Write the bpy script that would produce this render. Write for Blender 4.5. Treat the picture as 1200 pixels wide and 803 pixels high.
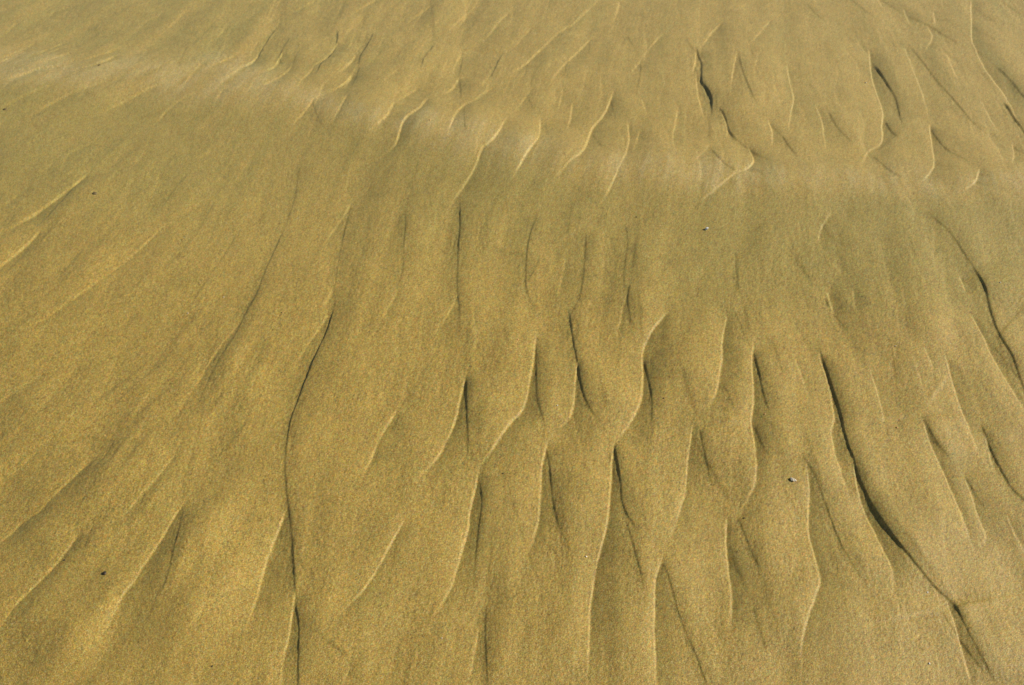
import bpy, bmesh, math, random
import numpy as np
from mathutils import Vector

S = bpy.context.scene
for o in list(bpy.data.objects):
    bpy.data.objects.remove(o)
C = S.collection
R = math.radians

# ------------------------------------------------------------------ camera
PW, PH, LENS = 1200.0, 803.0, 28.0
F = LENS / 36.0 * PW                 # focal length in photograph pixels
CAM_H, PITCH = 1.6, R(42.4)
cd = bpy.data.cameras.new('camera'); cam = bpy.data.objects.new('camera', cd); C.objects.link(cam)
cd.lens = LENS; cd.sensor_width = 36.0; cd.clip_start = 0.02; cd.clip_end = 3000
cam.location = (0, 0, CAM_H); cam.rotation_euler = (R(90) - PITCH, 0, 0)
S.camera = cam

# ------------------------------------------------------------------ sky, sun, exposure
SUN_EL, SUN_AZ = R(34), R(86)        # azimuth clockwise from +Y: the sun stands to the right
w = bpy.data.worlds.new('World'); S.world = w; w.use_nodes = True
nt = w.node_tree
bg = nt.nodes['Background']; bg.inputs['Strength'].default_value = 0.055
sky = nt.nodes.new('ShaderNodeTexSky'); sky.sky_type = 'NISHITA'; sky.sun_disc = False
sky.sun_elevation = SUN_EL; sky.sun_rotation = SUN_AZ
nt.links.new(sky.outputs[0], bg.inputs[0])
sd = bpy.data.lights.new('sun', 'SUN'); so = bpy.data.objects.new('sun', sd); C.objects.link(so)
sd.energy = 5.0; sd.angle = R(0.5); sd.color = (1.0, 0.93, 0.80)
sv = Vector((math.sin(SUN_AZ) * math.cos(SUN_EL), math.cos(SUN_AZ) * math.cos(SUN_EL), math.sin(SUN_EL)))
so.rotation_euler = sv.to_track_quat('Z', 'Y').to_euler(); so.location = sv * 50
vs = S.view_settings
vs.view_transform = 'Standard'; vs.look = 'None'; vs.gamma = 1; vs.use_curve_mapping = False
vs.exposure = 0.04

# ------------------------------------------------------------------ ground geometry helpers
cp, sp = math.cos(PITCH), math.sin(PITCH)
def y_of_row(py):                    # distance on the ground for a photograph row
    t = (401.5 - np.asarray(py, float)) / F
    dz = sp - t * cp
    return CAM_H * (cp + t * sp) / dz
def depth(y): return y * cp + CAM_H * sp
def ground(px, py):
    y = y_of_row(py); return (np.asarray(px, float) - 600.0) / F * depth(y), y

# ------------------------------------------------------------------ the sand sheet: fine mesh near, coarse to the horizon
U0, U1, V0, V1 = -90, 1291, -50, 850
NU, NV = U1 - U0, V1 - V0
us = np.arange(U0, U1, dtype=float); vsr = np.arange(V0, V1, dtype=float)
UU, VV = np.meshgrid(us, vsr)
YR = y_of_row(vsr); DR = depth(YR)
X = (UU - 600.0) / F * DR[:, None]
Y = np.repeat(YR[:, None], NU, 1)
PX = np.repeat((DR / F)[:, None], NU, 1)           # metres per photograph pixel across
rng = np.random.default_rng(7)

def blur(a, su, sv_=None):
    sv_ = su if sv_ is None else sv_
    fu = np.fft.rfftfreq(a.shape[1]); fv = np.fft.fftfreq(a.shape[0])
    k = np.exp(-2 * (math.pi ** 2) * ((su * fu[None, :]) ** 2 + (sv_ * fv[:, None]) ** 2))
    return np.fft.irfft2(np.fft.rfft2(a) * k, s=a.shape)
def unit(a): return (a - a.mean()) / (a.std() + 1e-9)
def sstep(a, b, x):
    t = np.clip((x - a) / (b - a), 0, 1); return t * t * (3 - 2 * t)

# Rills read off the beach. 'L' = little scarp whose high side is on its left (catches the sun),
# 'D' = high side on its right (falls into its own shade). Then: strength, points from up-slope to down-slope.
RILLS = """
L .6 138,72 122,82 105,88 88,91
L .5 138,63 115,73 93,80
L .6 72,86 50,90 28,97 6,104
L .3 85,68 65,78 50,83
L .3 75,52 60,62 40,75
L .25 70,63 42,77
L .3 40,55 20,68 -4,77
L .3 30,65 0,83 -12,90
L .4 68,108 45,117 20,127 0,135
L .4 130,104 100,113 70,125 40,141
L .4 200,105 180,110 150,124 120,137
L .3 230,118 205,130 180,152
L .5 273,71 258,79 245,84
L .65 302,68 297,75 290,81 279,86
D .9 324,33 316,46 308,60 303,70 299,77
D .35 258,22 235,50 220,62 212,85
D .3 118,38 105,50 90,61
D .3 195,22 165,42 150,53
D .3 145,40 115,63 100,70
D .3 60,30 45,42 30,50
D .25 160,5 130,22 105,40
D .3 295,40 278,53 270,60
L .7 331,68 325,78 318,87 306,94
D .6 341,47 333,60 329,70 329,77
D .3 363,58 352,65 345,78 341,88
L .45 342,83 330,98 315,107 298,115
L .8 396,55 388,68 378,77 365,85
D .85 396,40 395,56 388,69 378,80 373,91
D .4 373,90 365,96 357,102
L .4 368,86 360,96 351,109
L .7 417,70 408,83 397,91
D .75 438,42 432,56 424,70 421,81
D .3 423,43 421,50 419,57
D .45 422,85 417,100 414,108
L .8 412,95 405,105 395,113 383,117
L .5 408,124 400,138 392,151
L .45 369,126 360,138 343,154
D .4 368,128 374,145 381,157
D .8 509,56 503,66 497,74 494,85
L .35 541,65 534,78 529,93
D .45 542,70 539,85 537,93
L .7 537,96 530,108 522,114 510,118
D .5 538,97 540,110 540,121
L .5 577,108 567,115 555,124 546,129
L .7 547,128 537,138 531,152 525,170
D .45 545,132 545,155 547,170
D .75 590,64 584,76 579,88 572,99
L .5 490,108 480,116 463,130
L .7 462,132 456,146 448,153 438,161
L .85 501,123 492,137 480,147 473,155 468,170 463,180 450,188 438,196
L .3 467,90 458,98 448,107
D .3 480,53 470,68 462,84
L .4 507,8 490,20 476,31
L .4 442,0 420,14 408,23
L .4 370,0 350,12 338,18
L .4 547,18 538,26 528,37
L .4 597,16 580,35 566,52
L .75 593,150 580,172 565,185 558,203 550,215 537,232 525,249
L .3 622,36 605,55 597,61
L .4 707,-4 685,18 664,39
L .45 667,33 650,45 632,63
L .65 634,61 625,70 612,82 598,91
D .4 624,68 618,85 616,96
L .5 692,48 675,65 665,75 655,87 646,99
D .4 666,70 663,82 661,93
L .3 726,3 723,14 719,27
L .35 777,43 765,55 751,72
D .3 733,43 742,58 750,72
L .4 751,74 746,80 740,87
D .4 751,74 749,95 744,112
L .5 845,30 832,43 821,60
D .4 803,50 810,60 817,67
L .65 815,65 814,78 811,90
L .6 815,95 817,115 823,141
D 1.05 815,62 821,80 821,100 828,110 833,122 833,142
L .55 845,138 850,150 851,163 847,169
D 1.0 842,133 848,142 851,152 855,163 861,169
D .5 855,163 865,172 885,188 903,199
L .4 902,26 890,42 878,55
L .4 862,68 857,95 854,122
D .5 864,70 870,95 880,120 886,132
D .25 877,58 880,66 883,77
L .95 717,114 712,128 705,142 693,157 687,175 680,190 668,200 660,210 648,220
D .4 714,120 716,130 719,140
D .4 694,163 699,172 705,182
L .75 633,146 631,170 620,187 612,200 603,215 598,223
L .5 670,126 668,145 664,157
L .3 659,108 657,120 654,132
L .3 620,113 612,125 603,137
D .4 617,116 621,125 625,135
L .65 735,151 736,170 732,190 728,198 718,222 708,240 700,251
L .4 749,158 746,170 741,186
L .4 794,132 788,165 790,188
L .3 752,123 754,130 757,140
D .65 832,183 843,198 850,205 862,212
L .85 876,180 881,192 880,200 873,207 861,212
L .5 864,210 848,222 830,236 810,250
L .3 830,178 820,190 808,202
L .6 921,82 925,105 929,120 926,135 923,158
D .3 929,128 930,133 930,140
L .6 899,148 904,162 903,178
D .4 900,150 910,160 919,170
D .7 917,167 925,180 932,190
L .4 954,127 962,145 965,165 966,181
D .5 970,135 980,152 990,163 1000,173
L .9 1018,62 1020,80 1023,95 1029,112 1034,125 1035,135 1033,148 1034,160 1030,172 1017,180 1011,192 1005,203
D .95 1023,74 1035,92 1043,105 1050,117 1054,133 1056,145
D .8 1038,143 1044,155 1053,163
D .4 945,6 958,20 968,27
D .45 992,-3 1008,10 1027,24
D .5 1028,-3 1055,15 1075,25 1095,35 1120,52 1142,62
L .4 1058,12 1062,20 1066,29
L .4 1028,-2 1031,4 1034,10
L .4 1093,15 1094,23 1094,32
L .5 1087,33 1092,43 1088,53 1082,62
D .5 1063,52 1085,80 1105,105 1120,122 1140,145 1162,162
L .4 1059,57 1070,85 1080,110 1089,143
L .3 1109,67 1115,82 1122,98
L .3 1150,120 1160,140 1172,158
L .65 1138,4 1137,45 1142,60 1152,80 1165,98 1175,110 1185,130 1198,158
D .65 1167,82 1185,100 1200,117 1217,132
D 1.05 1176,122 1187,138 1200,155 1215,175
D .3 1100,1 1108,7 1117,14
D .3 1138,8 1152,19 1167,30
D .4 1165,-3 1183,10 1203,24
D .3 1138,33 1152,43 1167,52
L .95 1089,149 1092,175 1093,195 1089,208 1082,217 1075,222
D .55 1091,151 1100,167 1110,180 1125,190 1142,201
D .65 1023,187 1035,203 1045,212 1054,217
L .5 1186,170 1187,185 1183,197
D .4 1187,172 1194,178 1203,186
L .65 1144,207 1138,223 1125,232
L .85 102,208 85,222 65,237 45,250 25,262 5,273
D .75 99,211 85,225 72,240 60,253 38,272
L .65 48,272 28,290 10,305 -14,325
D .4 72,260 45,285 20,308 -4,328
D .4 27,243 17,255 6,268
L .3 22,230 10,239 -4,247
D .45 100,294 85,312 63,332
D .35 45,362 25,382 2,403
D .4 222,206 205,225 188,252
D .3 252,238 220,290 188,322
D .45 284,265 265,295 247,322 225,355 208,377
L .4 192,266 150,305 110,335 60,370 5,401
D .4 350,200 346,230 335,262 325,285
D .7 330,275 316,305 308,325 300,345 290,365 283,380 275,395 260,413 248,427
L .4 285,373 262,403 240,435 222,463
D .5 273,400 258,425 242,455 230,483
D .6 184,425 172,440 160,450 145,465 132,478
D .3 167,450 158,460 148,472
L .4 62,513 30,540 -4,568
L .35 52,436 25,452 -5,473
L .75 112,538 85,562 65,580 45,600 25,612 5,630 -16,646
D .5 137,517 125,540 110,554
D .35 117,567 105,585 93,602
L .55 207,537 190,560 170,585 150,607 130,620
L .85 95,627 75,655 55,675 40,690 20,710 5,730 -14,752
L .85 217,595 205,612 195,630 185,645 172,665 160,685 145,705 135,725 122,748
D .65 217,603 213,625 207,650 202,675 197,690 188,712
D .3 229,528 222,560 214,602
D .5 412,237 405,265 400,290 396,315 393,345 391,362
L .4 411,238 395,262 380,283
D .5 476,252 476,270 474,290 474,312 470,330 464,347
L .4 469,336 458,360 446,383
D .75 539,242 539,270 537,295 536,320 536,345 538,365 539,393
L .4 537,343 525,370 508,395
D 1.05 393,357 388,375 381,395 372,415 362,440 352,465 344,487 340,505 337,530 336,555 338,580 340,602
D .7 339,585 343,630 345,660 346,690 348,710
L .4 391,338 385,350 379,362
L .5 384,370 370,392 355,415 341,438
D .9 347,712 351,735 351,760 350,790 349,815
L .7 347,697 340,740 333,770 327,805
L .8 335,600 325,625 315,650 307,675 302,700 295,720 287,748
L .65 464,485 450,507 440,527 433,545 424,564
D .3 469,488 464,497 458,508
L .95 546,442 540,465 535,490 528,508 520,525 510,542 493,562
D .85 546,444 547,475 548,500 549,520 548,548
L .95 628,390 625,420 620,450 615,475 608,487 597,500 585,518 572,537 561,550
D .65 628,402 629,435 629,465 632,480 639,502
L .95 561,552 556,575 551,597 548,620 542,640 535,665 530,685 522,700 511,718
D .7 563,567 565,590 561,620 558,650 555,693
L .6 474,612 455,645 440,672 425,695 405,715 390,733
D .3 466,628 462,655 454,693
D .65 570,712 569,750 570,780 571,805
L .5 561,737 555,770 549,803
D .5 413,776 411,783 409,793
L .3 412,780 407,790 403,800
D .7 629,259 620,285 617,310 616,330 619,345 625,362
D .4 633,303 624,320 617,332
D .3 667,266 666,272 664,278
D .6 687,275 685,310 681,340 675,358 667,372
L .3 662,305 658,325 654,345
D 1.05 667,366 671,392 673,408 677,430 681,455 685,470 692,485 702,497
D .5 733,269 735,290 733,310 731,338
D .7 738,337 735,355 737,370 740,385
L .4 734,348 728,370 722,398
L .85 677,427 674,445 673,470 670,485 663,497 650,509
L .95 783,367 765,387 758,400 753,415 753,440 751,465 746,482 738,497 725,515 718,524
D .75 755,422 760,445 763,465 764,503
L 1.05 719,524 716,550 714,580 711,610 706,635 700,660 695,685 691,715 690,745 689,775 688,812
D .95 719,522 723,545 727,570 728,588 732,602 738,612 745,623
D .65 734,617 742,645 750,675 756,708
L .95 775,657 768,680 766,705 766,740 768,770 768,812
D .65 774,659 785,685 795,720 803,745 815,770 828,805
L .9 641,522 635,545 633,575 632,600 629,617 621,643
D .8 641,532 645,560 648,590 655,620 664,638
D .3 619,646 622,655 626,668
L .6 811,502 805,540 803,575 795,602 790,620 781,638
D .65 819,507 825,535 830,555 834,570
L .85 851,372 846,400 845,425 840,455 836,470 828,483
D .4 846,452 853,470 859,486
D .5 860,367 867,382 873,402
D .4 861,297 863,320 866,348
L .95 881,410 880,430 882,460 881,480 879,497 882,515 885,540 885,560 882,575 875,588 866,601
D .9 882,417 888,440 893,465 900,488
D .5 883,502 892,525 902,543
L .9 851,612 850,640 853,665 856,690 856,720 854,738
D .65 864,607 872,630 880,650 890,671
D .5 881,712 888,735 896,763
D .6 1086,258 1110,278 1125,298 1140,320 1152,340
D 1.05 1142,322 1152,340 1157,360 1163,380 1172,400 1185,420 1195,445 1205,473
L .5 969,345 972,357 976,372
D .55 966,353 975,368 985,380 995,393
L .4 998,342 999,355 1001,367
L .4 972,255 960,275 957,293
D .3 978,297 985,310 992,323
L .5 1124,327 1127,337 1131,348
L .75 1136,372 1150,395 1160,415 1180,450 1195,475 1208,493
D .5 1163,407 1178,425 1192,443
D 1.15 961,416 968,437 975,460 983,485 988,510 992,525 998,540 1004,560 1013,580 1023,600 1040,625 1055,645 1075,668 1095,690 1113,705 1122,718
L .75 960,422 970,455 976,485 976,495 973,507 974,520 980,545 988,570 996,593
L .85 999,547 1005,580 1012,600 1022,620 1033,645 1042,665 1046,685 1044,695
L .45 1019,437 1030,475 1035,508
L .85 1078,496 1090,525 1102,550 1112,575 1122,597 1130,620 1141,648
D .5 1079,494 1095,520 1110,538
L .75 1106,422 1115,450 1125,480 1135,505 1144,528
L .4 1081,412 1086,425 1091,437
D .95 1151,501 1160,525 1170,547 1185,575 1200,590 1218,608
L .45 1154,512 1158,530 1164,553
L .65 1128,559 1137,580 1143,600 1150,618 1155,628 1151,640
D .45 1129,557 1140,575 1157,603
D .5 938,537 955,565 968,600
D .75 965,590 978,625 988,648 998,665 1007,680
L .85 944,556 947,580 947,600 948,630 955,660 959,683 955,697 947,720 941,740 938,760 938,785
D .75 1117,707 1130,735 1145,765 1162,793
D .6 1104,720 1130,758 1152,788
L .75 1109,706 1120,740 1130,775 1138,805
L .4 1178,606 1190,630 1205,655
D .72 1018,590 1040,625 1055,645 1075,668 1095,690 1113,705 1126,722
D .35 1040,400 1046,430 1050,460
D .3 905,405 912,430 918,450
L .3 930,425 940,450 946,470
"""
# panels that lie a little lower and smoother than the sheet around them
def spline(p, step=4.0):
    p = np.array(p, float); P = np.vstack([2 * p[0] - p[1], p, 2 * p[-1] - p[-2]])
    out = []
    for i in range(1, len(P) - 2):
        a, b, c, d = P[i - 1], P[i], P[i + 1], P[i + 2]
        n = max(2, int(np.hypot(*(c - b)) / step))
        t = np.linspace(0, 1, n, endpoint=False)[:, None]
        out.append(.5 * (2 * b + (c - a) * t + (2 * a - 5 * b + 4 * c - d) * t ** 2 + (3 * b - a - 3 * c + d) * t ** 3))
    out.append(p[-1:]); return np.vstack(out)

H = np.zeros_like(X); HB = np.zeros_like(X); SMOOTH = np.zeros_like(X); HB = np.zeros_like(X); ROUGH = np.zeros_like(X)
fx, fy, fpx, fpy = [], [], [], []                  # flow samples, photograph space
def add_rill(kind, a, pts, secondary=False):
    global H
    p0, p1, e0, e1 = (np.array(pts[k], float) for k in (1, 0, -2, -1))
    ext = lambda a_, b_, k: tuple(b_ + (b_ - a_) / (np.hypot(*(b_ - a_)) + 1e-6) * k)
    ln = sum(np.hypot(pts[k + 1][0] - pts[k][0], pts[k + 1][1] - pts[k][1]) for k in range(len(pts) - 1))
    if not secondary: pts = [ext(p0, p1, .06 * ln)] + list(pts) + [ext(e0, e1, .14 * ln)]
    q = spline(pts)
    n = len(q)
    if a > .35 and n > 6:                           # small natural wobble
        j = np.convolve(rng.normal(0, 1, n + 8), np.ones(9) / 9, 'valid')
        q = q + np.stack([j * .9, 0 * j], 1)
    qx, qy = ground(q[:, 0], q[:, 1])
    seg = np.hypot(np.diff(qx), np.diff(qy)); L = np.r_[0, np.cumsum(seg)]; TL = L[-1]
    d0 = np.diff(q, axis=0)
    if not secondary: fx.extend(d0[::2, 0]); fy.extend(d0[::2, 1]); fpx.extend(q[:-1:2, 0]); fpy.extend(q[:-1:2, 1])
    mg = 64 if secondary else 160
    i0 = int(max(0, q[:, 0].min() - mg - U0)); i1 = int(min(NU, q[:, 0].max() + mg - U0))
    j0 = int(max(0, q[:, 1].min() - mg - V0)); j1 = int(min(NV, q[:, 1].max() + mg - V0))
    if i1 <= i0 or j1 <= j0: return
    x = X[j0:j1, i0:i1]; y = Y[j0:j1, i0:i1]; px = PX[j0:j1, i0:i1]
    best = np.full(x.shape, 1e9); sg = np.zeros_like(x); tt = np.zeros_like(x); WS = np.zeros_like(x)
    for k in range(n - 1):                          # nearest piece of the line, looked for only around each piece
        ca = max(int(min(q[k, 0], q[k + 1, 0]) - mg - U0) - i0, 0); cb = int(max(q[k, 0], q[k + 1, 0]) + mg - U0) - i0
        ra = max(int(min(q[k, 1], q[k + 1, 1]) - mg - V0) - j0, 0); rb = int(max(q[k, 1], q[k + 1, 1]) + mg - V0) - j0
        if cb <= 0 or rb <= 0: continue
        w_ = np.s_[ra:rb, ca:cb]
        xs, ys = x[w_], y[w_]
        if xs.size == 0: continue
        ax, ay, bx, by = qx[k], qy[k], qx[k + 1], qy[k + 1]
        ex, ey = bx - ax, by - ay; l2 = ex * ex + ey * ey + 1e-12
        t = np.clip(((xs - ax) * ex + (ys - ay) * ey) / l2, 0, 1)
        dx = xs - ax - t * ex; dy = ys - ay - t * ey
        d = dx * dx + dy * dy
        m = d < best[w_]
        best[w_][m] = d[m]
        wk = seg[k] / (d + (1.2 * px[w_]) ** 2) ** 4 * 1e-18; WS[w_] += wk; tt[w_] += wk * (L[k] + t * seg[k]) / TL
        # down-slope travel: image-left is on the walker's right hand
        sg[w_][m] = np.sign(ey * dx - ex * dy)[m]
    best = np.minimum(best, 1e4); tt = tt / np.maximum(WS, 1e-300)
    dist = np.sqrt(best); s = dist * sg / px       # + on image-left of a line that runs down the picture
    if kind == 'D': s = -s
    nz = np.interp(tt, np.linspace(0, 1, 12), 1 + .22 * rng.normal(0, 1, 12))
    nz2 = np.interp(tt, np.linspace(0, 1, 40), rng.normal(0, .5, 40))
    tap = sstep(0, .16, tt) * (1 - sstep(.62 if kind == 'L' else .74, 1, tt)) * nz
    wd = ((.55 + .6 * sstep(.4, 1, tt)) * (1.9 if secondary else 1)) * (1.0 if kind == 'L' else .8) * (1.15 if a < .45 else 1) * (.52 + .48 * sstep(100, 420, q[:, 1].mean()))
    if kind == 'L': s = s + .5 * wd * nz2
    st = .5 * (1 + np.tanh(s / wd))
    ll = 38 if kind == 'L' else 12
    fan = .35 + .65 * sstep(0, .5, tt)              # the hollow widens down-slope
    xp = np.maximum(s, 0); xn = np.maximum(-s, 0)
    bump = lambda x, l: (x / l) * np.exp(1 - x / l)
    far = sstep(330, 60, q[:, 1].mean()) * sstep(700, 300, q[:, 0].mean())
    mw = 1 + 1.3 * sstep(330, 180, q[:, 0].mean()) * sstep(380, 520, q[:, 1].mean())
    cut = sstep(mg - 8, mg * .55, np.maximum(xp, xn)); base_tap = sstep(0, .12, tt) * (1 - sstep(.6, 1, tt))
    if kind == 'L':                                 # sheet falls gently to the lip, drops, then climbs out of the hollow
        up = .10 * np.exp(-xp / 10)
        dn = -LO_L * np.exp(-xn / (30 * fan))
        soft = st * .7 * bump(xp, 30) + (1 - st) * 1.35 * fan * bump(xn, 44 * fan * mw) * mw * (1 + .15 * (mw - 1))
        a2 = a * (1 - .12 * sstep(330, 120, q[:, 1].mean()) * sstep(150, 420, q[:, 0].mean())) * (1 - .3 * (mw - 1) / 1.3)
    else:                                           # climbs to the lip and falls away gently behind it
        up = .54 * np.exp(-xp / 36)
        dn = -.15 * np.exp(-xn / 8)
        soft = st * .65 * bump(xp, 20) - (1 - st) * .38 * bump(xn, 24)
        a2 = a ** 1.15
    H[j0:j1, i0:i1] += a2 * tap * (st * up + (1 - st) * dn) * cut * px * K_RILL
    HB[j0:j1, i0:i1] += a * base_tap * soft * cut * K_RILL * (2.7 if secondary else 2.0) * (.62 + .38 * sstep(110, 420, q[:, 1].mean()))
    wl = a * tap
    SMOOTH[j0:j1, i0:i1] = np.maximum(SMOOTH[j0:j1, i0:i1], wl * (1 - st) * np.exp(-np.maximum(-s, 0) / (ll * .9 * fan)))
    ROUGH[j0:j1, i0:i1] = np.maximum(ROUGH[j0:j1, i0:i1], wl * (np.exp(-((s + 5) / 6) ** 2) if kind == 'D' else .3 * np.exp(-(s / 4) ** 2)))
K_RILL = 1.45; LO_L = 1.35
for ln in RILLS.strip().splitlines():
    f = ln.split()
    add_rill(f[0], float(f[1]), [tuple(map(float, p.split(','))) for p in f[2:]])

# flow direction of the backwash, interpolated between the rills on a coarse lattice
fx, fy, fpx, fpy = map(np.array, (fx, fy, fpx, fpy)); fl = np.hypot(fx, fy) + 1e-9
fx, fy = fx / fl, fy / fl
gu = np.linspace(U0, U1 - 1, 60); gv = np.linspace(V0, V1 - 1, 44); GU, GV = np.meshgrid(gu, gv)
d2 = (GU[..., None] - fpx) ** 2 + ((GV[..., None] - fpy) * 1.3) ** 2
wt = 1.0 / (d2 + 1500.0) ** 1.3
FX = (wt * fx).sum(-1); FY = (wt * fy).sum(-1); n_ = np.hypot(FX, FY); FX /= n_; FY /= n_
def upsample(a):
    iu = (us - gu[0]) / (gu[1] - gu[0]); iv = (vsr - gv[0]) / (gv[1] - gv[0])
    i = np.minimum(iu.astype(int), len(gu) - 2); j = np.minimum(iv.astype(int), len(gv) - 2)
    fu = (iu - i)[None, :]; fv = (iv - j)[:, None]; J, I = j[:, None], i[None, :]
    return (a[J, I] * (1 - fu) + a[J, I + 1] * fu) * (1 - fv) + (a[J + 1, I] * (1 - fu) + a[J + 1, I + 1] * fu) * fv
FXg, FYg = upsample(FX), upsample(FY)
# faint secondary rills between the bold ones, running with the same flow
def secondary(n, v0, v1, l0, l1, a0, a1, u0=-60, u1=1260):
    for _ in range(n):
        u, v = rng.uniform(u0, u1), rng.uniform(v0, v1); ln = rng.uniform(l0, l1); pts = []
        bend = rng.normal(0, .35); k = rng.choice([-1, 1]) * rng.uniform(.15, .5)
        for i in range(9):
            pts.append((u, v))
            iu = int(np.clip(u - U0, 0, NU - 1)); iv = int(np.clip(v - V0, 0, NV - 1))
            th = math.atan2(FYg[iv, iu], FXg[iv, iu]) + bend * (i / 8 - .4) + k * math.sin(i / 8 * 2 * math.pi)
            u += math.cos(th) * ln / 8; v += math.sin(th) * ln / 8
        add_rill('L' if rng.random() < .6 else 'D', rng.uniform(a0, a1), pts, True)
secondary(170, -40, 230, 30, 80, .05, .16)
secondary(140, 200, 420, 50, 120, .05, .15)
secondary(110, 400, 830, 60, 150, .05, .14)
secondary(60, -20, 115, 30, 75, .10, .24, -60, 520)
secondary(36, 120, 520, 90, 210, .06, .16, -60, 360)
secondary(60, -30, 190, 30, 70, .08, .20, 500, 1260)
def lic(noise, half, step=1.0):
    acc = noise.copy(); n = 1
    for sgn in (1, -1):
        pu = UU - U0; pv = VV - V0; pu = pu.copy(); pv = pv.copy()
        for k in range(half):
            iu = np.clip(pu.astype(int), 0, NU - 1); iv = np.clip(pv.astype(int), 0, NV - 1)
            pu += sgn * step * FXg[iv, iu]; pv += sgn * step * FYg[iv, iu]
            iu = np.clip((pu + .5).astype(int), 0, NU - 1); iv = np.clip((pv + .5).astype(int), 0, NV - 1)
            acc += noise[iv, iu]; n += 1
    return acc / n
wn = lambda: rng.normal(0, 1, X.shape)
fine = unit(lic(unit(blur(wn(), .75)), 3))
grain2 = unit(blur(wn(), .9))
mid = unit(lic(unit(blur(wn(), 1.6)), 14, 1.4))
coarse = unit(lic(unit(blur(wn(), 4.5)), 20, 2.4))
broad = unit(lic(unit(blur(wn(), 11)), 16, 5.0))
patch = unit(blur(wn(), 60, 40)); patch2 = unit(blur(wn(), 25, 14))

near = sstep(150, 700, VV)
H += blur(HB, 1.8) * PX
sm = np.clip(SMOOTH * 1.25, 0, 1)
rough = (0.55 + .45 * near) * (1 - .62 * sm) * (1 + .25 * patch2) + .9 * ROUGH
H += PX * (.04 * fine + .07 * grain2) * np.clip(rough, .12, 2)
H += PX * .035 * mid * np.clip(rough, .2, 2)
H += PX * .15 * coarse * (.55 + .25 * patch2)
H += PX * .5 * broad

# long swells of the beach: a low terrace brow runs across the upper third
bu = [-200, 0, 150, 300, 420, 560, 700, 850, 1000, 1100, 1400]; bv = [95, 88, 95, 113, 138, 172, 205, 216, 216, 217, 232]
brow = np.interp(us, bu, bv)[None, :]
dv = VV - brow
wave = np.exp(-np.where(dv > 0, dv / 70, -dv / 30) ** 2)
H += .030 * wave
H += .004 * patch

pale_sheen = np.exp(-((dv + 2 + 6 * patch2) / (19 + 5 * patch)) ** 2) * np.clip(.9 + .25 * patch2 + .25 * coarse + .35 * sstep(420, 120, UU), .3, 1.5)
pale_sheen = np.clip(.62 * pale_sheen * (.8 + .3 * mid) + .50 * sstep(420, -20, VV), 0, 1)  # mottled pale band, plus far rows paled to paint grazing sheen
damp_shade = sstep(6, 40, dv) * (1 - sstep(90, 210, dv)) * np.clip(.55 + .5 * (np.abs(UU - 560) / 600) + .2 * patch, 0, 1)  # shade of the slope below the brow, painted as darker sand
streak = unit(lic(unit(blur(wn(), 2.6)), 24, 2.6))
damp_shade = np.clip(damp_shade + .6 * sm + (.07 + .16 * sstep(300, 60, VV)) * streak * (1 + .4 * patch2) + .06 * coarse + .55 * sstep(0, -60, dv) * sstep(520, 200, UU), 0, 1)  # adds wet fine hollows, flow streaks, and shade painted above the brow
gval = .18 * fine + .15 * grain2 + .95 * unit(wn())
gval *= .45 + .55 * sstep(60, 520, VV)
tk = .45 + .55 * sstep(60, 520, VV)
tint = tk * unit(wn()); tint2 = tk * unit(wn())

# ---- full grid with a coarse surround that carries the beach to the horizon
lo_u = U0 - np.cumsum(3 * 1.45 ** np.arange(26))[::-1]; hi_u = U1 - 1 + np.cumsum(3 * 1.45 ** np.arange(26))
allu = np.r_[lo_u, us, hi_u]
y_far = YR[0] + np.cumsum((YR[0] - YR[1]) * 1.35 ** np.arange(1, 22))[::-1]; y_near = YR[-1] - np.cumsum((YR[-2] - YR[-1]) * 1.35 ** np.arange(1, 28))
ally = np.r_[y_far, YR, y_near]
nu, nv = len(allu), len(ally); pl, pt = len(lo_u), len(y_far)
AX = (allu[None, :] - 600) / F * np.maximum(depth(ally), .9)[:, None]
AY = np.repeat(ally[:, None], nu, 1)
def pad(a, fade=True):
    b = np.pad(a, ((pt, nv - pt - NV), (pl, nu - pl - NU)), mode='edge')
    if fade:
        ki = np.r_[np.linspace(0, 1, pl) ** 3, np.ones(NU), np.linspace(1, 0, nu - pl - NU) ** 3]
        kj = np.r_[np.linspace(0, 1, pt) ** 3, np.ones(NV), np.linspace(1, 0, nv - pt - NV) ** 3]
        b = b * ki[None, :] * kj[:, None]
    return b
AH = pad(H)
co = np.stack([AX, AY, AH], -1).reshape(-1, 3).astype(np.float32)
idx = np.arange(nu * nv).reshape(nv, nu)
quads = np.stack([idx[1:, :-1], idx[1:, 1:], idx[:-1, 1:], idx[:-1, :-1]], -1).reshape(-1).astype(np.int32)
nf = len(quads) // 4
me = bpy.data.meshes.new('sand')
me.vertices.add(len(co)); me.vertices.foreach_set('co', co.ravel())
me.loops.add(len(quads)); me.loops.foreach_set('vertex_index', quads)
me.polygons.add(nf); me.polygons.foreach_set('loop_start', np.arange(nf, dtype=np.int32) * 4)
me.polygons.foreach_set('use_smooth', np.ones(nf, dtype=bool))
me.update(calc_edges=True)
for nm, a in (('pale_sheen', pale_sheen), ('damp_shade', damp_shade), ('grain', gval), ('tint', tint), ('tint2', tint2)):
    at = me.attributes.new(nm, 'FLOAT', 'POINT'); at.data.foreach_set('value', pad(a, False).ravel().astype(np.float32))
sand = bpy.data.objects.new('sand', me); C.objects.link(sand); sand['kind'] = 'structure'

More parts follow.
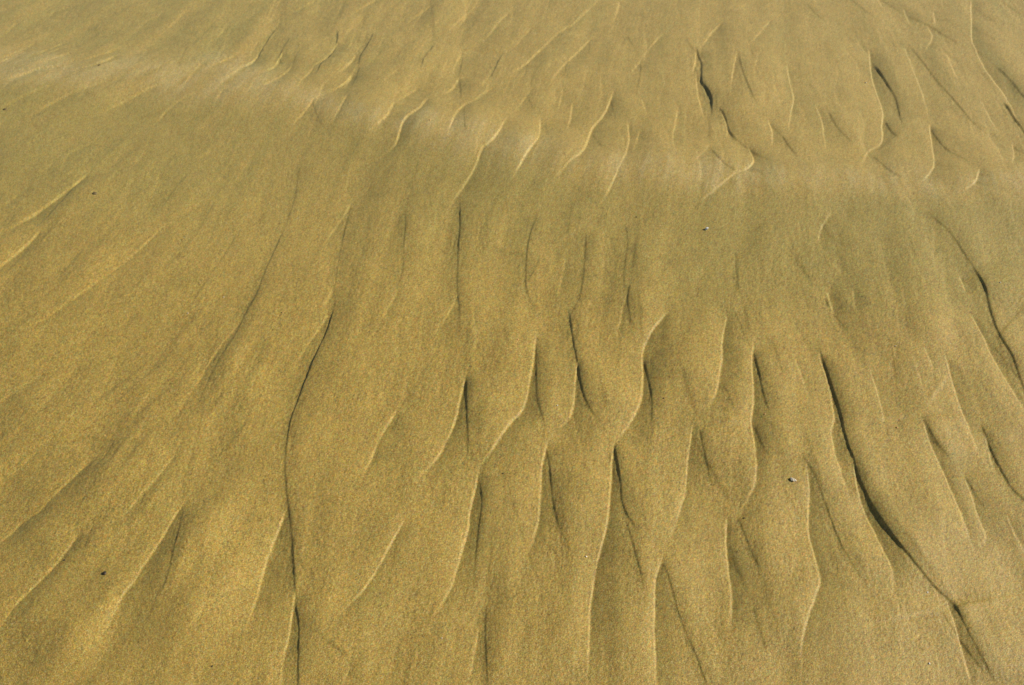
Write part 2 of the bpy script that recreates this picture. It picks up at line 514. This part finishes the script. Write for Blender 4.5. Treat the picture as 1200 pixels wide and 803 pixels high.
# ------------------------------------------------------------------ materials
def new_mat(name):
    m = bpy.data.materials.new(name); m.use_nodes = True
    return m, m.node_tree.nodes, m.node_tree.links, m.node_tree.nodes['Principled BSDF']
def sand_material():
    m, N, L, P = new_mat('wet_beach_sand')
    def attr(n):
        a = N.new('ShaderNodeAttribute'); a.attribute_name = n; return a.outputs['Fac']
    def math_(op, a, b):
        n = N.new('ShaderNodeMath'); n.operation = op
        for i, v in enumerate((a, b)):
            if isinstance(v, (int, float)): n.inputs[i].default_value = v
            else: L.new(v, n.inputs[i])
        return n.outputs[0]
    def mix(f, a, b, mode='MIX'):
        n = N.new('ShaderNodeMix'); n.data_type = 'RGBA'; n.blend_type = mode
        for i, v in ((0, f), (6, a), (7, b)):
            if isinstance(v, (int, float)): n.inputs[i].default_value = v
            elif isinstance(v, tuple): n.inputs[i].default_value = (*v, 1)
            else: L.new(v, n.inputs[i])
        return n.outputs[2]
    tc = N.new('ShaderNodeTexCoord')
    def noise(scale, detail=2, rough=.6):
        n = N.new('ShaderNodeTexNoise'); n.inputs['Scale'].default_value = scale
        n.inputs['Detail'].default_value = detail; n.inputs['Roughness'].default_value = rough
        L.new(tc.outputs['Object'], n.inputs['Vector']); return n
    g = attr('grain')
    n1 = noise(620, 0); n2 = noise(700, 0); n3 = noise(9, 4)
    hue = N.new('ShaderNodeValToRGB'); r = hue.color_ramp
    r.elements[0].position = .30; r.elements[0].color = (*GRAIN[0], 1)
    r.elements[1].position = .74; r.elements[1].color = (*GRAIN[3], 1)
    e = r.elements.new(.44); e.color = (*GRAIN[1], 1)
    e = r.elements.new(.58); e.color = (*GRAIN[2], 1)
    L.new(n1.outputs[0], hue.inputs[0])
    base = mix(.75, BASE, hue.outputs[0])
    gs = math_('ADD', math_('MULTIPLY', g, .215), 1.0)
    n2s = math_('ADD', math_('MULTIPLY', math_('SUBTRACT', n2.outputs[0], .5), .7), 1.0)
    val = math_('MULTIPLY', gs, n2s)
    val = math_('MULTIPLY', val, math_('ADD', math_('MULTIPLY', math_('SUBTRACT', n3.outputs[0], .5), .22), 1.0))
    cmb = N.new('ShaderNodeCombineColor')
    tn = attr('tint')
    t2 = attr('tint2')
    for i, (k, k2) in enumerate(((.07, -.05), (-.01, .06), (-.17, -.05))):
        f = math_('ADD', math_('ADD', math_('MULTIPLY', tn, k), math_('MULTIPLY', t2, k2)), 1.0)
        L.new(math_('MULTIPLY', val, f), cmb.inputs[i])
    base = mix(1.0, base, cmb.outputs[0], 'MULTIPLY')
    base = mix(math_('MULTIPLY', attr('damp_shade'), .55), base, mix(1.0, base, DAMP_SHADE, 'MULTIPLY'))
    base = mix(math_('MULTIPLY', attr('pale_sheen'), .8), base, mix(1.0, base, PALE_SHEEN, 'MULTIPLY'))
    L.new(base, P.inputs['Base Color'])
    P.inputs['Roughness'].default_value = .62
    P.inputs['Specular IOR Level'].default_value = .45
    P.inputs['Sheen Weight'].default_value = .05; P.inputs['Sheen Roughness'].default_value = .45; P.inputs['Sheen Tint'].default_value = (.95, 1.0, .5, 1)
    b = N.new('ShaderNodeBump'); b.inputs['Strength'].default_value = .35; b.inputs['Distance'].default_value = .0016
    L.new(n2.outputs[0], b.inputs['Height']); L.new(b.outputs[0], P.inputs['Normal'])
    return m
BASE = (.398, .257, .046)
GRAIN = [(.20, .15, .045), (.41, .248, .033), (.355, .268, .066), (.45, .38, .16)]
DAMP_SHADE = (.74, .86, .86)  # tint for wet hollows and the painted shade sweeps
PALE_SHEEN = (1.30, 1.42, 2.45)  # tint for the pale band and the painted far sheen
me.materials.append(sand_material())

def stone_material(name, col, col2, rough=.5, scale=300):
    m, N, L, P = new_mat(name)
    tc = N.new('ShaderNodeTexCoord'); n = N.new('ShaderNodeTexNoise'); n.inputs['Scale'].default_value = scale; n.inputs['Detail'].default_value = 4
    L.new(tc.outputs['Object'], n.inputs['Vector'])
    r = N.new('ShaderNodeValToRGB'); r.color_ramp.elements[0].position = .35; r.color_ramp.elements[1].position = .65
    r.color_ramp.elements[0].color = (*col, 1); r.color_ramp.elements[1].color = (*col2, 1)
    L.new(n.outputs[0], r.inputs[0]); L.new(r.outputs[0], P.inputs['Base Color'])
    b = N.new('ShaderNodeBump'); b.inputs['Strength'].default_value = .4; b.inputs['Distance'].default_value = .0006
    L.new(n.outputs[0], b.inputs['Height']); L.new(b.outputs[0], P.inputs['Normal'])
    P.inputs['Roughness'].default_value = rough
    return m
M_WHITE = stone_material('bleached_shell', (.72, .70, .62), (.86, .85, .80), .35)
M_PALE = stone_material('pale_shell_chip', (.52, .44, .30), (.72, .66, .52), .4)
M_ORANGE = stone_material('orange_shell_chip', (.55, .26, .08), (.72, .42, .16), .4)
M_DARK = stone_material('dark_pebble_stone', (.018, .012, .007), (.05, .033, .018), .5)
M_BROWN = stone_material('brown_speck', (.11, .08, .03), (.17, .125, .05), .6)  # brown lumps modelled at blurred spots taken for sensor dust
M_SAND = stone_material('sand_crusted_shell', (.34, .25, .10), (.46, .36, .17), .6)

def height_at(px, py):
    i = int(np.clip(round(px - U0), 0, NU - 1)); j = int(np.clip(round(py - V0), 0, NV - 1))
    return float(H[max(0, j - 1):j + 2, max(0, i - 1):i + 2].mean())
def place(o, px, py, dz=0.0, rz=0.0, tilt=(0, 0)):
    x, y = ground(px, py); o.location = (float(x), float(y), height_at(px, py) + dz)
    o.rotation_euler = (tilt[0], tilt[1], rz)
def link(name, bm, mat, label, cat, group=None):
    m = bpy.data.meshes.new(name); bm.to_mesh(m); bm.free(); m.materials.append(mat)
    for p in m.polygons: p.use_smooth = True
    o = bpy.data.objects.new(name, m); C.objects.link(o)
    o['label'] = label; o['category'] = cat
    if group: o['group'] = group
    return o
def stone_bm(sx, sy, sz, seed, jag=.22, sub=3):
    rnd = random.Random(seed); bm = bmesh.new()
    bmesh.ops.create_icosphere(bm, subdivisions=sub, radius=1)
    dirs = [(Vector((rnd.gauss(0, 1), rnd.gauss(0, 1), rnd.gauss(0, 1))).normalized(), rnd.uniform(.62, .92)) for _ in range(9)]
    for v in bm.verts:
        n = v.co.normalized(); k = 1.0
        for d, c in dirs:                               # broken facets worn round
            t = n.dot(d)
            if t > c: k *= 1 - jag * 2.2 * (t - c) / (1 - c + .25)
        v.co = Vector((n.x * k * sx, n.y * k * sy, n.z * k * sz))
    return bm
def shell_bm(r, bulge, ribs, span=R(150), thick=.0009, broken=0, seed=0):
    """half of a bivalve: ribbed fan from the hinge, hollow below, real thickness"""
    rnd = random.Random(seed); bm = bmesh.new(); nr, na = 14, 56
    rows = []
    for side in (0, 1):
        g = []
        for i in range(nr + 1):
            t = i / nr; row = []
            for k in range(na + 1):
                a = -span / 2 + span * k / na
                edge = 1 - broken * max(0, math.sin(a * 2.3 + 1.0) + .25 * math.sin(a * 9 + seed))
                rr = r * t * edge * (1 - .22 * (abs(a) / (span / 2)) ** 2)
                rib = .035 * r * math.cos(a / span * 2 * math.pi * ribs) * t
                z = bulge * math.sin(math.pi * min(1, t * .95 + .12)) ** .8 * (1 - .55 * (a / (span / 2)) ** 2) + rib * .6
                row.append(bm.verts.new((rr * math.sin(a), rr * math.cos(a) - r * .45, z - side * thick)))
            g.append(row)
        rows.append(g)
    for s, g in enumerate(rows):
        for i in range(nr):
            for k in range(na):
                f = [g[i][k], g[i + 1][k], g[i + 1][k + 1], g[i][k + 1]]
                bm.faces.new(f if s else f[::-1])
    for k in range(na):
        bm.faces.new([rows[0][nr][k], rows[0][nr][k + 1], rows[1][nr][k + 1], rows[1][nr][k]])
    for i in range(nr):
        bm.faces.new([rows[0][i][0], rows[0][i + 1][0], rows[1][i + 1][0], rows[1][i][0]])
        bm.faces.new([rows[0][i][na], rows[1][i][na], rows[1][i + 1][na], rows[0][i + 1][na]])
    bmesh.ops.remove_doubles(bm, verts=bm.verts, dist=1e-6)
    bmesh.ops.recalc_face_normals(bm, faces=bm.faces)
    return bm

# ------------------------------------------------------------------ small things lying on the sand
o = link('seashell', shell_bm(.0105, .0055, 9, seed=3), M_WHITE, 'small bright white shell standing out on the smooth sand below the pale ripple band', 'shell')
place(o, 827, 274, .003, R(200), (R(24), R(38)))
o = link('shell_fragment', shell_bm(.0130, .0042, 6, broken=.28, seed=5), M_PALE, 'pale broken shell half buried at the head of a bright rill, right of centre', 'shell')
place(o, 928, 567, .0020, R(-125), (0, R(-9))); o.scale = (.55, 1.5, .8)
o = link('pebble', stone_bm(.0050, .0052, .0036, 11, .1), M_DARK, 'nearly black pebble on coarse sand between the two slanting rills at lower left', 'pebble')
place(o, 125.5, 677, .0004, .4)
o = link('pebble', stone_bm(.0085, .0098, .0040, 12, .1), M_BROWN, 'dull brown speck sunk in smooth sand just right of the bright forked rill at left', 'pebble')
place(o, 113, 231.5, .0002, .9)
o = link('pebble', stone_bm(.0095, .0085, .0035, 13), M_BROWN, 'dull brown speck sunk in sand at the left edge below the pale band', 'pebble')
place(o, 9, 135, .0004, 1.7)
o = link('pebble', stone_bm(.0085, .0075, .0030, 14), M_BROWN, 'faint brown speck within the pale band just under its bright rill', 'pebble')
place(o, 120, 86.5, .0002, 2.2)

CH = 'shell chips scattered over the sand'; PB = 'tiny dark stones scattered over the sand'
chips = [   # px, py, size in pixels, material, label
    (687, 653, 1.15, M_PALE, 'whitish shell chip just left of the longest bright rill near the bottom'),
    (518, 749, .95, M_PALE, 'whitish shell chip on the smooth hollow under the bright rill at bottom centre'),
    (1049, 505, 1.2, M_ORANGE, 'orange shell chip right of the long black rill, brightest of the orange chips'),
    (1047, 411, .95, M_PALE, 'pale shell chip above the orange chip, between the faint right hand rills'),
    (505, 156, 1.0, M_ORANGE, 'orange shell chip beside the bright winding rill in the upper middle'),
    (895, 490, .95, M_ORANGE, 'orange shell chip at the foot of the dark rill beside a long bright wavy rill'),
    (653, 479, .9, M_WHITE, 'small white shell chip between two bright rills in the middle of the sand'),
    (220, 367, .95, M_PALE, 'pale shell chip at the left beside a faint dark slanting rill'),
    (1086, 696, 1.0, M_WHITE, 'white shell chip just below the long black rill at lower right'),
    (1088, 779, 1.1, M_WHITE, 'white shell chip nearest the bottom edge at lower right'),
    (607, 401, .9, M_ORANGE, 'orange shell chip just left of the top of a bright rill near the centre'),
    (1169, 337, .9, M_WHITE, 'tiny white shell chip right of the long curved dark rill at the right edge'),
    (1014, 98, .95, M_PALE, 'pale shell chip left of the bright winding rill at upper right'),
    (262, 348, .85, M_PALE, 'tiny pale shell chip left of the long dark slanting rill'),
]
for i, (px, py, s, mt, lab) in enumerate(chips):
    k = s * float(depth(y_of_row(py))) / F
    o = link('shell_chip', stone_bm(k * 1.25, k * .9, k * .75, 40 + i, .3, 2), mt, lab, 'shell chip', CH)
    place(o, px, py, k * .35, i * 1.3, (.2, .3))
darks = [
    (589.5, 558.5, 1.0, 'tiny black stone between two bright rills just above the bottom centre'),
    (330.5, 369, .9, 'tiny black stone left of the top of the long black rill at left'),
    (871, 610, 1.0, 'tiny dark stone at the head of a dark rill at lower right of centre'),
    (777, 471, 1.0, 'tiny dark stone in a little pit right of the central bright rill'),
    (250, 783, 1.1, 'tiny dark stone close to the bottom edge at lower left'),
    (78, 660, 1.0, 'tiny dark stone just under the slanting bright rill, left of the black pebble'),
    (745, 260, .9, 'tiny dark stone on the brow above two thin dark rills in the upper middle'),
]
for i, (px, py, s, lab) in enumerate(darks):
    k = s * float(depth(y_of_row(py))) / F
    o = link('tiny_stone', stone_bm(k * 1.1, k * .9, k * .8, 80 + i, .3, 2), M_DARK, lab, 'stone', PB)
    place(o, px, py, k * .3, i * .9)
